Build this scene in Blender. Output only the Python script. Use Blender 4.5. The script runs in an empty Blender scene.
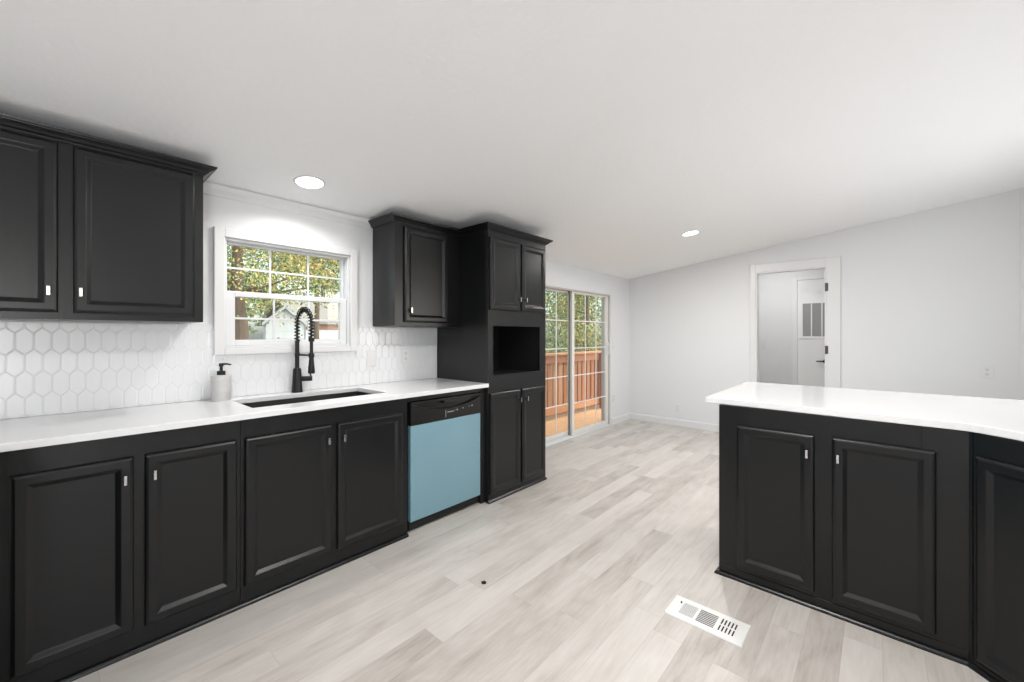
import bpy, bmesh, math, random
from mathutils import Vector, Matrix
rnd = random.Random(7)
R = math.radians
S = bpy.context.scene
COL = S.collection

# ------------------------------------------------------------------ camera
CAM = (2.79, 0.0, 1.259)
cd = bpy.data.cameras.new('camera')
cd.sensor_width = 36.0
cd.lens = 408.0 / 1024 * 36
cd.shift_y = -5.7 / 1024
cd.clip_start = 0.05
cd.clip_end = 300
cam = bpy.data.objects.new('camera', cd)
cam.location = CAM
cam.rotation_euler = (R(90), 0, R(41.85))
COL.objects.link(cam)
S.camera = cam

# ------------------------------------------------------------------ light
S.view_settings.view_transform = 'Standard'
S.view_settings.look = 'None'
S.view_settings.exposure = 0.24
S.view_settings.gamma = 1.0
S.view_settings.use_curve_mapping = False
LAMP = dict(sink=5.0, dining=22.5, kitchen=31.0, hall=7.4)     # watts of each recessed lamp
SIDE_FILL = dict(side_a=35.0, side_c=15.5)              # fill light at two added windows on the unseen side

w = bpy.data.worlds.new('sky'); S.world = w; w.use_nodes = True
nt = w.node_tree; nt.nodes.clear()
sky = nt.nodes.new('ShaderNodeTexSky')
sky.sky_type = 'NISHITA'; sky.sun_disc = False
sky.sun_elevation = R(38); sky.sun_rotation = R(60); sky.air_density = 1.0; sky.dust_density = 2.5
bg = nt.nodes.new('ShaderNodeBackground'); bg.inputs['Strength'].default_value = 0.36
out = nt.nodes.new('ShaderNodeOutputWorld')
hsv = nt.nodes.new('ShaderNodeHueSaturation'); hsv.inputs['Saturation'].default_value = .45
nt.links.new(sky.outputs[0], hsv.inputs['Color']); nt.links.new(hsv.outputs[0], bg.inputs[0]); nt.links.new(bg.outputs[0], out.inputs[0])

sl = bpy.data.lights.new('sun', 'SUN'); sl.energy = 2.6; sl.angle = R(4); sl.color = (1, .95, .87)
so = bpy.data.objects.new('sun', sl); COL.objects.link(so)
so.rotation_euler = Vector((-0.22, -0.70, -0.80)).to_track_quat('-Z', 'Y').to_euler()


def area(name, loc, aim, sx, sy, power, color=(1, 1, 1)):
    l = bpy.data.lights.new(name, 'AREA'); l.shape = 'RECTANGLE'; l.size = sx; l.size_y = sy
    l.energy = power; l.color = color
    o = bpy.data.objects.new(name, l); o.location = loc
    o.rotation_euler = Vector(aim).to_track_quat('-Z', 'Z').to_euler(); COL.objects.link(o)
    return o


# area lamps in two invented, unseen windows, added to brighten the room
ADDED_WINS = [('side_a', -1.65, .15, .8, 2.05), ('side_c', 3.0, 4.9, 1.0, 2.05)]   # y0 y1 z0 z1 on the right wall
# tilted upward so that the fill reaches the ceiling
for n_, a_, b_, c_, d_ in ADDED_WINS:
    area('side_fill_light', (4.05 + .20, (a_ + b_) / 2, c_ + .24), (-1, 0, 1.0), b_ - a_ - .1, .5, SIDE_FILL[n_], (.96, .98, 1))

# ------------------------------------------------------------------ helpers


def lin(c):
    return tuple((x / 12.92 if x <= .04045 else ((x + .055) / 1.055) ** 2.4) for x in [v / 255 for v in c]) + (1,)


def mat(name, rgb, rough=.5, metal=0.0, bump=None, var=None, spec=.5, coat=0.0):
    """rgb in sRGB 0-255; bump=(scale, strength, stretch xyz); var=(scale, amount, stretch)"""
    m = bpy.data.materials.new(name); m.use_nodes = True
    n = m.node_tree.nodes; l = m.node_tree.links
    p = n['Principled BSDF']
    p.inputs['Base Color'].default_value = lin(rgb)
    p.inputs['Roughness'].default_value = rough
    p.inputs['Metallic'].default_value = metal
    p.inputs['Specular IOR Level'].default_value = spec
    p.inputs['Coat Weight'].default_value = coat
    tc = n.new('ShaderNodeTexCoord')
    if bump:
        mp = n.new('ShaderNodeMapping'); mp.inputs['Scale'].default_value = bump[2] if len(bump) > 2 else (1, 1, 1)
        nz = n.new('ShaderNodeTexNoise'); nz.inputs['Scale'].default_value = bump[0]; nz.inputs['Detail'].default_value = 4
        b = n.new('ShaderNodeBump'); b.inputs['Strength'].default_value = bump[1]; b.inputs['Distance'].default_value = .004
        l.new(tc.outputs['Object'], mp.inputs[0]); l.new(mp.outputs[0], nz.inputs['Vector'])
        l.new(nz.outputs['Fac'], b.inputs['Height']); l.new(b.outputs[0], p.inputs['Normal'])
    if var:
        mp = n.new('ShaderNodeMapping'); mp.inputs['Scale'].default_value = var[2] if len(var) > 2 else (1, 1, 1)
        nz = n.new('ShaderNodeTexNoise'); nz.inputs['Scale'].default_value = var[0]; nz.inputs['Detail'].default_value = 5
        hs = n.new('ShaderNodeMix'); hs.data_type = 'RGBA'
        c = lin(rgb); a = var[1]
        hs.inputs[6].default_value = tuple(min(1, v * (1 - a)) for v in c[:3]) + (1,)
        hs.inputs[7].default_value = tuple(min(1, v * (1 + a)) for v in c[:3]) + (1,)
        l.new(tc.outputs['Object'], mp.inputs[0]); l.new(mp.outputs[0], nz.inputs['Vector'])
        l.new(nz.outputs['Fac'], hs.inputs[0]); l.new(hs.outputs[2], p.inputs['Base Color'])
    return m


def emis(name, rgb, s):
    m = bpy.data.materials.new(name); m.use_nodes = True
    p = m.node_tree.nodes['Principled BSDF']
    p.inputs['Base Color'].default_value = lin(rgb)
    p.inputs['Emission Color'].default_value = lin(rgb); p.inputs['Emission Strength'].default_value = s
    return m


def glass_mat(name, tint=(246, 250, 248), refl=.06):
    m = bpy.data.materials.new(name); m.use_nodes = True
    n = m.node_tree.nodes; l = m.node_tree.links; n.clear()
    o = n.new('ShaderNodeOutputMaterial'); t = n.new('ShaderNodeBsdfTransparent'); g = n.new('ShaderNodeBsdfGlossy')
    t.inputs[0].default_value = lin(tint); g.inputs['Roughness'].default_value = .02
    lw = n.new('ShaderNodeLayerWeight'); lw.inputs['Blend'].default_value = .5
    pw_ = n.new('ShaderNodeMath'); pw_.operation = 'POWER'; pw_.inputs[1].default_value = 5
    f = n.new('ShaderNodeMath'); f.operation = 'MULTIPLY_ADD'; f.inputs[1].default_value = .9; f.inputs[2].default_value = .03
    l.new(lw.outputs['Facing'], pw_.inputs[0]); l.new(pw_.outputs[0], f.inputs[0])
    mx = n.new('ShaderNodeMixShader')
    l.new(f.outputs[0], mx.inputs[0]); l.new(t.outputs[0], mx.inputs[1]); l.new(g.outputs[0], mx.inputs[2]); l.new(mx.outputs[0], o.inputs[0])
    return m


def floor_mat():
    m = bpy.data.materials.new('vinyl_plank_floor'); m.use_nodes = True
    n = m.node_tree.nodes; l = m.node_tree.links; p = n['Principled BSDF']
    def math_(op, a, b=None, c=None):
        q = n.new('ShaderNodeMath'); q.operation = op
        for i, v in enumerate((a, b, c)):
            if v is None: continue
            if isinstance(v, (int, float)): q.inputs[i].default_value = v
            else: l.new(v, q.inputs[i])
        return q.outputs[0]
    def comb(x, y, z=0.0):
        q = n.new('ShaderNodeCombineXYZ')
        for i, v in enumerate((x, y, z)):
            if isinstance(v, (int, float)): q.inputs[i].default_value = v
            else: l.new(v, q.inputs[i])
        return q.outputs[0]
    tc = n.new('ShaderNodeTexCoord'); sp = n.new('ShaderNodeSeparateXYZ'); l.new(tc.outputs['Object'], sp.inputs[0])
    W, L = .122, 1.05
    xr = math_('DIVIDE', sp.outputs[0], W); row = math_('FLOOR', xr)
    wn = n.new('ShaderNodeTexWhiteNoise'); wn.noise_dimensions = '1D'; l.new(row, wn.inputs['W'])
    yr = math_('MULTIPLY_ADD', wn.outputs['Value'], 5.3, math_('DIVIDE', sp.outputs[1], L)); pl = math_('FLOOR', yr)
    w2 = n.new('ShaderNodeTexWhiteNoise'); w2.noise_dimensions = '2D'; l.new(comb(row, pl), w2.inputs['Vector'])
    rv = w2.outputs['Value']
    # distance to the plank edges -> fine seam
    fx = math_('FRACT', xr); ex = math_('MULTIPLY', math_('MINIMUM', fx, math_('SUBTRACT', 1.0, fx)), W)
    fy = math_('FRACT', yr); ey = math_('MULTIPLY', math_('MINIMUM', fy, math_('SUBTRACT', 1.0, fy)), L)
    seam = math_('LESS_THAN', math_('MINIMUM', ex, ey), .0009)
    base = comb(math_('MULTIPLY_ADD', rv, 37.0, sp.outputs[0]), math_('MULTIPLY_ADD', rv, 91.0, sp.outputs[1]))
    def noise(scale, det, rough, dist=0.0):
        mp = n.new('ShaderNodeMapping'); mp.inputs['Scale'].default_value = scale
        nz = n.new('ShaderNodeTexNoise'); nz.inputs['Scale'].default_value = 1; nz.inputs['Detail'].default_value = det
        nz.inputs['Roughness'].default_value = rough; nz.inputs['Distortion'].default_value = dist
        l.new(base, mp.inputs[0]); l.new(mp.outputs[0], nz.inputs['Vector']); return nz.outputs['Fac']
    g1 = noise((13, 1.7, 1), 5, .62, 1.2); g2 = noise((95, 7, 1), 4, .6, .4); g3 = noise((5, 2.6, 1), 3, .5, .8)
    t = math_('MULTIPLY_ADD', g2, .22, math_('MULTIPLY_ADD', g1, .42, math_('MULTIPLY_ADD', g3, .34, math_('MULTIPLY_ADD', rv, .22, .035))))
    cr = n.new('ShaderNodeValToRGB'); e = cr.color_ramp.elements
    e[0].position = .36; e[0].color = lin((154, 145, 138)); e[1].position = .86; e[1].color = lin((215, 211, 206))
    a = e.new(.50); a.color = lin((185, 178, 171)); b_ = e.new(.66); b_.color = lin((203, 197, 191))
    l.new(t, cr.inputs[0])
    mx = n.new('ShaderNodeMix'); mx.data_type = 'RGBA'; mx.inputs[7].default_value = lin((168, 161, 155))
    l.new(math_('MULTIPLY', seam, .55), mx.inputs[0]); l.new(cr.outputs[0], mx.inputs[6]); l.new(mx.outputs[2], p.inputs['Base Color'])
    p.inputs['Roughness'].default_value = .42; p.inputs['Specular IOR Level'].default_value = .4
    bu = n.new('ShaderNodeBump'); bu.inputs['Strength'].default_value = .10; bu.inputs['Distance'].default_value = .002
    l.new(g2, bu.inputs['Height']); l.new(bu.outputs[0], p.inputs['Normal'])
    return m


M = dict(
    wall=mat('white_wall_paint', (231, 232, 233), .6, bump=(90, .05)),
    ceil=mat('white_ceiling_paint', (249, 249, 249), .75, bump=(38, .7)),
    trim=mat('white_trim_paint', (230, 230, 230), .35),
    floor=floor_mat(),
    black=mat('black_cabinet_paint', (14, 15, 17), .31, spec=.45, bump=(14, .10, (6, 6, .6)), var=(3, .12)),
    black_in=mat('black_cabinet_inside', (16, 16, 16), .7),
    quartz=mat('white_quartz', (232, 232, 233), .13, var=(4, .025)),
    tile=mat('white_glazed_tile', (232, 233, 235), .22),
    grout=mat('white_grout', (230, 231, 233), .8),
    chrome=mat('polished_chrome', (225, 226, 228), .14, 1.0),
    blackmetal=mat('matte_black_metal', (22, 22, 23), .32, .3),
    sink=mat('black_granite_sink', (28, 27, 27), .45),
    film=mat('blue_protective_film', (124, 160, 173), .3, bump=(5, .35, (1, 1, .5)), var=(3, .06)),
    dwblack=mat('black_plastic', (25, 24, 24), .28),
    grey=mat('grey_print', (170, 170, 170), .4),
    marble=mat('grey_marble', (204, 203, 202), .35, var=(16, .16, (1, 1, 2.5))),
    vinyl=mat('white_vinyl_frame', (226, 227, 228), .35),
    almond=mat('off_white_aluminium', (230, 226, 220), .4),
    frame_shade=mat('shaded_frame_grey', (192, 189, 186), .4),  # door frame greyed: the jamb's shade is put into its colour
    track=mat('dark_door_track', (120, 116, 114), .4, .5),
    plate=mat('white_plastic_plate', (230, 230, 230), .3),
    slot=mat('dark_slot', (48, 48, 48), .6),
    steel=mat('dark_hinge_steel', (96, 94, 92), .4, .7),
    grille=mat('grey_grille_mesh', (162, 162, 162), .6),
    vent=mat('white_enamel', (232, 231, 228), .35),
    glass=glass_mat('window_glass'),
    lens=emis('lamp_diffuser', (255, 252, 246), 6.0),
    cedar=mat('cedar_boards', (176, 116, 80), .65, bump=(20, .3, (4, 4, .5)), var=(5, .28, (6, 6, .4))),
    cedar2=mat('cedar_boards_light', (196, 140, 100), .65, bump=(20, .3, (4, 4, .5)), var=(5, .22, (6, 6, .4))),
    deck=mat('deck_planks', (206, 160, 118), .65, var=(6, .22, (8, .6, 1))),
    soil=mat('leaf_strewn_ground', (112, 104, 70), .9, var=(2.2, .35)),
    bark=mat('tree_bark', (116, 98, 84), .9, bump=(18, .8, (3, 3, .4)), var=(6, .35)),
    leaf1=mat('leaf_green', (132, 152, 92), .6), leaf2=mat('leaf_light_green', (178, 186, 120), .6),
    leaf3=mat('leaf_yellow', (220, 188, 108), .6), leaf4=mat('leaf_dark_green', (84, 102, 70), .6),
    leaf5=mat('leaf_grey_green', (156, 168, 146), .6),
    siding=mat('white_siding', (240, 241, 244), .6, bump=(1, .0)), roof=mat('beige_shingle', (158, 152, 144), .8, var=(9, .12)),
    brick=mat('pinkish_brick', (184, 138, 122), .8, var=(14, .15)),
    roofw=mat('pale_metal_roof', (226, 229, 235), .5),
    scrap=mat('black_scrap', (14, 14, 14), .6),
    concrete=mat('subfloor', (120, 118, 115), .9),
)


def world_of(o):
    m = o.matrix_basis.copy()
    while o.parent:
        o = o.parent; m = o.matrix_basis @ m
    return m


def mesh(name, bm, m, parent=None, local=False, bevel=0, seg=2, smooth=False, origin=None, ang=35):
    """link bm (built in world coordinates unless local) as one mesh object"""
    bmesh.ops.recalc_face_normals(bm, faces=bm.faces[:])
    if parent and not local:
        bm.transform(world_of(parent).inverted())
    if origin is not None:
        bm.transform(Matrix.Translation(-Vector(origin)))
    me = bpy.data.meshes.new(name); bm.to_mesh(me); bm.free()
    for x in (m if isinstance(m, (list, tuple)) else [m]):
        me.materials.append(M[x] if isinstance(x, str) else x)
    o = bpy.data.objects.new(name, me); COL.objects.link(o)
    if origin is not None: o.location = origin
    if parent: o.parent = parent
    if smooth:
        for p in me.polygons: p.use_smooth = True
        try: me.set_sharp_from_angle(angle=R(ang))
        except Exception: pass
    if bevel:
        b = o.modifiers.new('bevel', 'BEVEL'); b.width = bevel; b.segments = seg; b.limit_method = 'ANGLE'; b.angle_limit = R(30)
    return o


def tag(o, label=None, cat=None, group=None, kind=None):
    if label: o['label'] = label
    if cat: o['category'] = cat
    if group: o['group'] = group
    if kind: o['kind'] = kind
    return o


def empty(name, loc, rz=0, **k):
    o = bpy.data.objects.new(name, None); o.location = loc; o.rotation_euler = (0, 0, rz); o.empty_display_size = .1
    o.matrix_basis = Matrix.Translation(loc) @ Matrix.Rotation(rz, 4, 'Z')
    COL.objects.link(o); return tag(o, **k)


def copy_tree(o, parent=None):
    c = o.copy(); COL.objects.link(c)
    if parent: c.parent = parent
    for ch in list(o.children): copy_tree(ch, c)
    return c


def NB(): return bmesh.new()


def box(bm, x0, x1, y0, y1, z0, z1, mi=0):
    vs = [bm.verts.new(p) for p in [(x0, y0, z0), (x1, y0, z0), (x1, y1, z0), (x0, y1, z0), (x0, y0, z1), (x1, y0, z1), (x1, y1, z1), (x0, y1, z1)]]
    for f in [(0, 3, 2, 1), (4, 5, 6, 7), (0, 1, 5, 4), (1, 2, 6, 5), (2, 3, 7, 6), (3, 0, 4, 7)]:
        bm.faces.new([vs[i] for i in f]).material_index = mi
    return vs


def prism(bm, poly, z0, z1, mi=0):
    a = [bm.verts.new((x, y, z0)) for x, y in poly]; b = [bm.verts.new((x, y, z1)) for x, y in poly]
    n = len(poly)
    bm.faces.new(a[::-1]).material_index = mi; bm.faces.new(b).material_index = mi
    for i in range(n): bm.faces.new([a[i], a[(i + 1) % n], b[(i + 1) % n], b[i]]).material_index = mi


def tube(bm, pts, r, seg=10, cap=True, mi=0):
    pts = [Vector(p) for p in pts]; n = len(pts)
    rs = r if isinstance(r, (list, tuple)) else [r] * n
    t0 = (pts[1] - pts[0]).normalized(); up = Vector((0, 0, 1)) if abs(t0.z) < .9 else Vector((1, 0, 0))
    u = t0.cross(up).normalized(); rings = []
    for i in range(n):
        t = (pts[min(i + 1, n - 1)] - pts[max(i - 1, 0)]).normalized()
        u = (u - t * u.dot(t)).normalized(); v = t.cross(u)
        rings.append([bm.verts.new(pts[i] + (u * math.cos(a) + v * math.sin(a)) * rs[i]) for a in [2 * math.pi * k / seg for k in range(seg)]])
    for a, b in zip(rings, rings[1:]):
        for k in range(seg): bm.faces.new([a[k], a[(k + 1) % seg], b[(k + 1) % seg], b[k]]).material_index = mi
    if cap:
        bm.faces.new(rings[0][::-1]).material_index = mi; bm.faces.new(rings[-1]).material_index = mi


def lathe(bm, c, prof, seg=28, mi=0):
    rings = []
    for r, z in prof:
        rings.append([bm.verts.new((c[0] + max(r, 1e-4) * math.cos(2 * math.pi * k / seg), c[1] + max(r, 1e-4) * math.sin(2 * math.pi * k / seg), c[2] + z)) for k in range(seg)])
    for a, b in zip(rings, rings[1:]):
        for k in range(seg): bm.faces.new([a[k], a[(k + 1) % seg], b[(k + 1) % seg], b[k]]).material_index = mi
    bm.faces.new(rings[0][::-1]).material_index = mi; bm.faces.new(rings[-1]).material_index = mi


def sweep(bm, path, prof, mi=0):
    """sweep closed profile [(out, z)] along an open 2D path with mitred corners; 'out' is to the right of travel"""
    n = len(path); rings = []
    for i, p in enumerate(path):
        p = Vector(p)
        d0 = (p - Vector(path[i - 1])).normalized() if i else None
        d1 = (Vector(path[i + 1]) - p).normalized() if i < n - 1 else None
        n0 = Vector((d0.y, -d0.x)) if d0 else None; n1 = Vector((d1.y, -d1.x)) if d1 else None
        if n0 is None: nn = n1
        elif n1 is None: nn = n0
        else:
            nn = (n0 + n1).normalized(); nn = nn / max(.2, nn.dot(n0))
        rings.append([bm.verts.new((p.x + nn.x * o, p.y + nn.y * o, z)) for o, z in prof])
    k = len(prof)
    for a, b in zip(rings, rings[1:]):
        for j in range(k): bm.faces.new([a[j], a[(j + 1) % k], b[(j + 1) % k], b[j]]).material_index = mi
    bm.faces.new(rings[0][::-1]).material_index = mi; bm.faces.new(rings[-1]).material_index = mi


def cells(bm, xs, ys, z0, z1, keep):
    """slab made of grid cells; keep(i,j) says which cells are solid"""
    V = {}
    def v(i, j, z):
        k = (i, j, z)
        if k not in V: V[k] = bm.verts.new((xs[i], ys[j], z))
        return V[k]
    nx, ny = len(xs) - 1, len(ys) - 1
    K = lambda i, j: 0 <= i < nx and 0 <= j < ny and keep(i, j)
    for i in range(nx):
        for j in range(ny):
            if not K(i, j): continue
            bm.faces.new([v(i, j, z1), v(i + 1, j, z1), v(i + 1, j + 1, z1), v(i, j + 1, z1)])
            bm.faces.new([v(i, j, z0), v(i, j + 1, z0), v(i + 1, j + 1, z0), v(i + 1, j, z0)])
            for (di, dj, a, b) in [(-1, 0, (i, j), (i, j + 1)), (1, 0, (i + 1, j), (i + 1, j + 1)), (0, -1, (i, j), (i + 1, j)), (0, 1, (i, j + 1), (i + 1, j + 1))]:
                if not K(i + di, j + dj):
                    bm.faces.new([v(*a, z0), v(*b, z0), v(*b, z1), v(*a, z1)])


def ringpanel(bm, y0, y1, z0, z1, loops, xback):
    """raised / recessed door: nested rectangles (inset, x); facing +x"""
    L = []
    for ins, x in loops:
        L.append([bm.verts.new(p) for p in [(x, y0 + ins, z0 + ins), (x, y1 - ins, z0 + ins), (x, y1 - ins, z1 - ins), (x, y0 + ins, z1 - ins)]])
    back = [bm.verts.new(p) for p in [(xback, y0, z0), (xback, y1, z0), (xback, y1, z1), (xback, y0, z1)]]
    L = [back] + L
    for a, b in zip(L, L[1:]):
        for k in range(4): bm.faces.new([a[k], a[(k + 1) % 4], b[(k + 1) % 4], b[k]])
    bm.faces.new(back[::-1]); bm.faces.new(L[-1])


# ---- cabinet pieces, all in the cabinet's own frame: +x out of the face frame, y across, z up
def knob(door, y, z, x):
    b = NB()
    tube(b, [(x - .0005, y, z), (x + .003, y, z)], .0075, 14)
    tube(b, [(x + .002, y, z), (x + .022, y, z)], [.0045, .0038], 12)
    st = mesh('knob_stem', b, 'blackmetal', door, local=True, smooth=True)
    b = NB(); box(b, x + .0205, x + .027, y - .0052, y + .0052, z - .0185, z + .0185)
    tag(mesh('knob', b, 'chrome', door, local=True, bevel=.0015), 'small upright chrome bar knob')


def door(root, y0, y1, z0, z1, kn, x=0.0, t=.021, fr=.038):
    b = NB()
    ringpanel(b, y0, y1, z0, z1, [(0, x + t - .009), (.004, x + t - .0035), (.012, x + t), (fr - .003, x + t), (fr, x + t - .001), (fr + .015, x + t - .012), (fr + .017, x + t - .012)], x + .001)
    d = mesh('door', b, 'black', root, local=True, bevel=.0012, seg=1)
    if kn: knob(d, kn[0], kn[1], x + t)
    return d


def face_frame(root, w, z0, z1, holes, t=.019, mi='black'):
    """flat frame around rectangular holes (y0,y1,z0,z1)"""
    ys = sorted({0, w, *[h[0] for h in holes], *[h[1] for h in holes]})
    zs = sorted({z0, z1, *[h[2] for h in holes], *[h[3] for h in holes]})
    def keep(i, j):
        cy, cz = (ys[i] + ys[i + 1]) / 2, (zs[j] + zs[j + 1]) / 2
        return not any(h[0] < cy < h[1] and h[2] < cz < h[3] for h in holes)
    b = NB(); cells(b, ys, zs, -t, 0, keep)
    b.transform(Matrix(((0, 0, 1, 0), (1, 0, 0, 0), (0, 1, 0, 0), (0, 0, 0, 1))))
    return mesh('face_frame', b, mi, root, local=True, bevel=.0012, seg=1)


def carcass(root, w, d, z0, z1, shelves=(), p=.016, top=True, name='cabinet_body'):
    b = NB(); f = -.0195
    box(b, -d, f, 0, p, z0, z1); box(b, -d, f, w - p, w, z0, z1)
    box(b, -d, f, p + .0005, w - p - .0005, z0, z0 + p)
    if top: box(b, -d, f, p + .0005, w - p - .0005, z1 - p, z1)
    box(b, -d, -d + .008, p + .0005, w - p - .0005, z0 + p + .0005, z1 - p - .0005)
    for s in shelves: box(b, -d + .009, f, p + .0005, w - p - .0005, s - p / 2, s + p / 2)
    return mesh(name, b, 'black', root, local=True, bevel=.001, seg=1)


CROWN = [(0, 2.048), (.006, 2.048), (.009, 2.054), (.016, 2.058), (.022, 2.066), (.032, 2.073), (.038, 2.075), (.040, 2.080), (.046, 2.081), (.049, 2.090), (0, 2.090)]
QROUND = [(0, 0), (.018, 0), (.018, .004), (.0155, .010), (.011, .0145), (.006, .0165), (0, .0175)]

# ------------------------------------------------------------------ room shell
X1, YB, YF = 4.05, 5.775, -2.4
CEIL = lambda x: 2.106 + .126 * x


def structure(name, bm, m, **k):
    o = mesh(name, bm, m, **k); o['kind'] = 'structure'; return o


b = NB(); box(b, -.16, X1 + .16, YF - .16, YB + .02, -.12, 0); box(b, .6, 3.6, YB + .0205, 9.0, -.12, 0)
structure('floor', b, 'floor')

# left wall (exterior): window opening and sliding door opening
WY0, WY1, WZ0, WZ1 = .640, 1.387, 1.185, 1.822
SY0, SY1, SZ1 = 3.365, 5.165, 1.822
b = NB()
cells(b, [YF - .1, WY0, WY1, SY0, SY1, YB + .1], [-.3, 0, WZ0, SZ1, 2.2], -.13, 0,
      lambda i, j: not (i == 1 and j == 2) and not (i == 3 and j in (1, 2)))
b.transform(Matrix(((0, 0, 1, 0), (1, 0, 0, 0), (0, 1, 0, 0), (0, 0, 0, 1))))
structure('wall_left', b, 'wall')

# back wall with doorway
DX0, DX1, DZ = 1.669, 2.362, 2.032
b = NB()
cells(b, [-.13, DX0, DX1, X1 + .13], [0, DZ, 2.75], -(YB + .11), -YB, lambda i, j: not (i == 1 and j == 0))
b.transform(Matrix(((1, 0, 0, 0), (0, 0, -1, 0), (0, 1, 0, 0), (0, 0, 0, 1))))
structure('wall_back', b, 'wall')

# right wall with openings for the two added windows, out of view
b = NB(); cells(b, [YF - .1, -1.65, .15, 3.0, 4.9, YB + .1], [0, .8, 1.0, 2.05, 2.75], X1, X1 + .13, lambda i, j: not (i == 1 and j in (1, 2)) and not (i == 3 and j == 2))
b.transform(Matrix(((0, 0, 1, 0), (1, 0, 0, 0), (0, 1, 0, 0), (0, 0, 0, 1))))
structure('wall_right', b, 'wall')
b = NB(); box(b, -.13, X1 + .13, YF - .13, YF, 0, 2.75)
structure('wall_front', b, 'wall')

# vaulted ceiling
b = NB()
xs = [-.2, X1 + .2]
v = [b.verts.new((x, y, CEIL(x) + dz)) for dz in (0, .14) for x, y in [(xs[0], YF - .2), (xs[1], YF - .2), (xs[1], YB + .06), (xs[0], YB + .06)]]
for f in [(0, 1, 2, 3), (4, 7, 6, 5), (0, 4, 5, 1), (1, 5, 6, 2), (2, 6, 7, 3), (3, 7, 4, 0)]: b.faces.new([v[i] for i in f])
structure('ceiling', b, 'ceil')

# hall beyond the doorway
b = NB(); box(b, .9, 3.4, 7.0, 7.1, 0, 2.5); structure('wall_hall_back', b, 'wall')
b = NB(); box(b, .8, .9, YB + .112, 7.1, 0, 2.5); structure('wall_hall_left', b, 'wall')
b = NB(); box(b, 3.4, 3.5, YB + .112, 7.1, 0, 2.5); structure('wall_hall_right', b, 'wall')
b = NB(); box(b, .8, 3.5, YB + .112, 7.1, 2.36, 2.46); structure('ceiling_hall', b, 'ceil')

# baseboards
BB = [(0, 0), (.014, 0), (.014, .075), (.010, .088), (.004, .092), (0, .092)]
b = NB(); sweep(b, [(0, YB), (DX0 - .062, YB)], BB); sweep(b, [(DX1 + .13, YB), (X1, YB)], BB); structure('baseboard_back', b, 'trim')
b = NB(); sweep(b, [(0, SY1 + .035), (0, YB - .015)], BB); structure('baseboard_left', b, 'trim')
b = NB(); sweep(b, [(.9, 7.0), (1.84, 7.0)], BB); structure('baseboard_hall', b, 'trim')

# small crown strip on the kitchen wall under the ceiling, and a wall batten
b = NB(); sweep(b, [(0, .49), (0, 1.55)], [(0, 2.046), (.008, 2.046), (.012, 2.056), (.024, 2.070), (.034, 2.078), (.036, 2.086), (.036, 2.106), (0, 2.106)])
structure('trim_1', b, 'trim')
b = NB(); box(b, 3.745, 3.775, YB - .006, YB - .0002, .095, 2.56); structure('trim_2', b, 'trim', bevel=.002)

# ------------------------------------------------------------------ kitchen window
w1 = empty('window_1', (0, WY0, WZ0), kind='structure')
b = NB()   # casing boards on the wall
o_, T = .050, .022
y0, y1, z0, z1 = WY0 - o_, WY1 + o_, WZ0 - .038, WZ1 + .05
box(b, .0005, T, y0, WY0, z0, z1); box(b, .0005, T, WY1, y1, z0, z1)
box(b, .0005, T, WY0 + .0003, WY1 - .0003, WZ1, z1); box(b, .0005, T, WY0 + .0003, WY1 - .0003, z0, WZ0)
mesh('window_casing', b, 'trim', w1, bevel=.003)
b = NB()   # jamb liner / outer frame
fx0, fx1 = -.125, -.001
box(b, fx0, fx1, WY0 + .0005, WY0 + .014, WZ0, WZ1); box(b, fx0, fx1, WY1 - .014, WY1 - .0005, WZ0, WZ1)
box(b, fx0, fx1, WY0 + .014, WY1 - .014, WZ1 - .014, WZ1 - .0005); box(b, fx0, fx1, WY0 + .014, WY1 - .014, WZ0 + .0005, WZ0 + .012)
mesh('window_frame', b, 'vinyl', w1, bevel=.002)


def sash(root, name, x, y0, y1, z0, z1, st, rl, rt, t=.03, nx=3, nz=2, mw=.012, mt='vinyl', glass='glass'):
    b = NB()
    box(b, x, x + t, y0, y0 + st, z0, z1); box(b, x, x + t, y1 - st, y1, z0, z1)
    box(b, x, x + t, y0 + st, y1 - st, z0, z0 + rl); box(b, x, x + t, y0 + st, y1 - st, z1 - rt, z1)
    s_ = mesh(name, b, mt, root, bevel=.003)
    gy0, gy1, gz0, gz1 = y0 + st, y1 - st, z0 + rl, z1 - rt
    xm = x + t * .5
    b = NB(); box(b, xm - .003, xm + .003, gy0 - .004, gy1 + .004, gz0 - .004, gz1 + .004); mesh('glass_pane', b, glass, s_)
    b = NB()
    for i in range(1, nx):
        y = gy0 + (gy1 - gy0) * i / nx; box(b, xm + .0035, xm + .011, y - mw / 2, y + mw / 2, gz0, gz1)
    for j in range(1, nz):
        z = gz0 + (gz1 - gz0) * j / nz; box(b, xm + .0034, xm + .0105, gy0, gy1, z - mw / 2, z + mw / 2)
    mesh('muntin_grid', b, 'vinyl' if mt == 'vinyl' else mt, s_, bevel=.0015)
    return s_


sash(w1, 'upper_sash', -.085, WY0 + .015, WY1 - .015, 1.500, WZ1 - .0145, .014, .022, .012)
sash(w1, 'lower_sash', -.050, WY0 + .015, WY1 - .015, WZ0 + .0125, 1.516, .044, .035, .030, t=.034)

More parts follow.
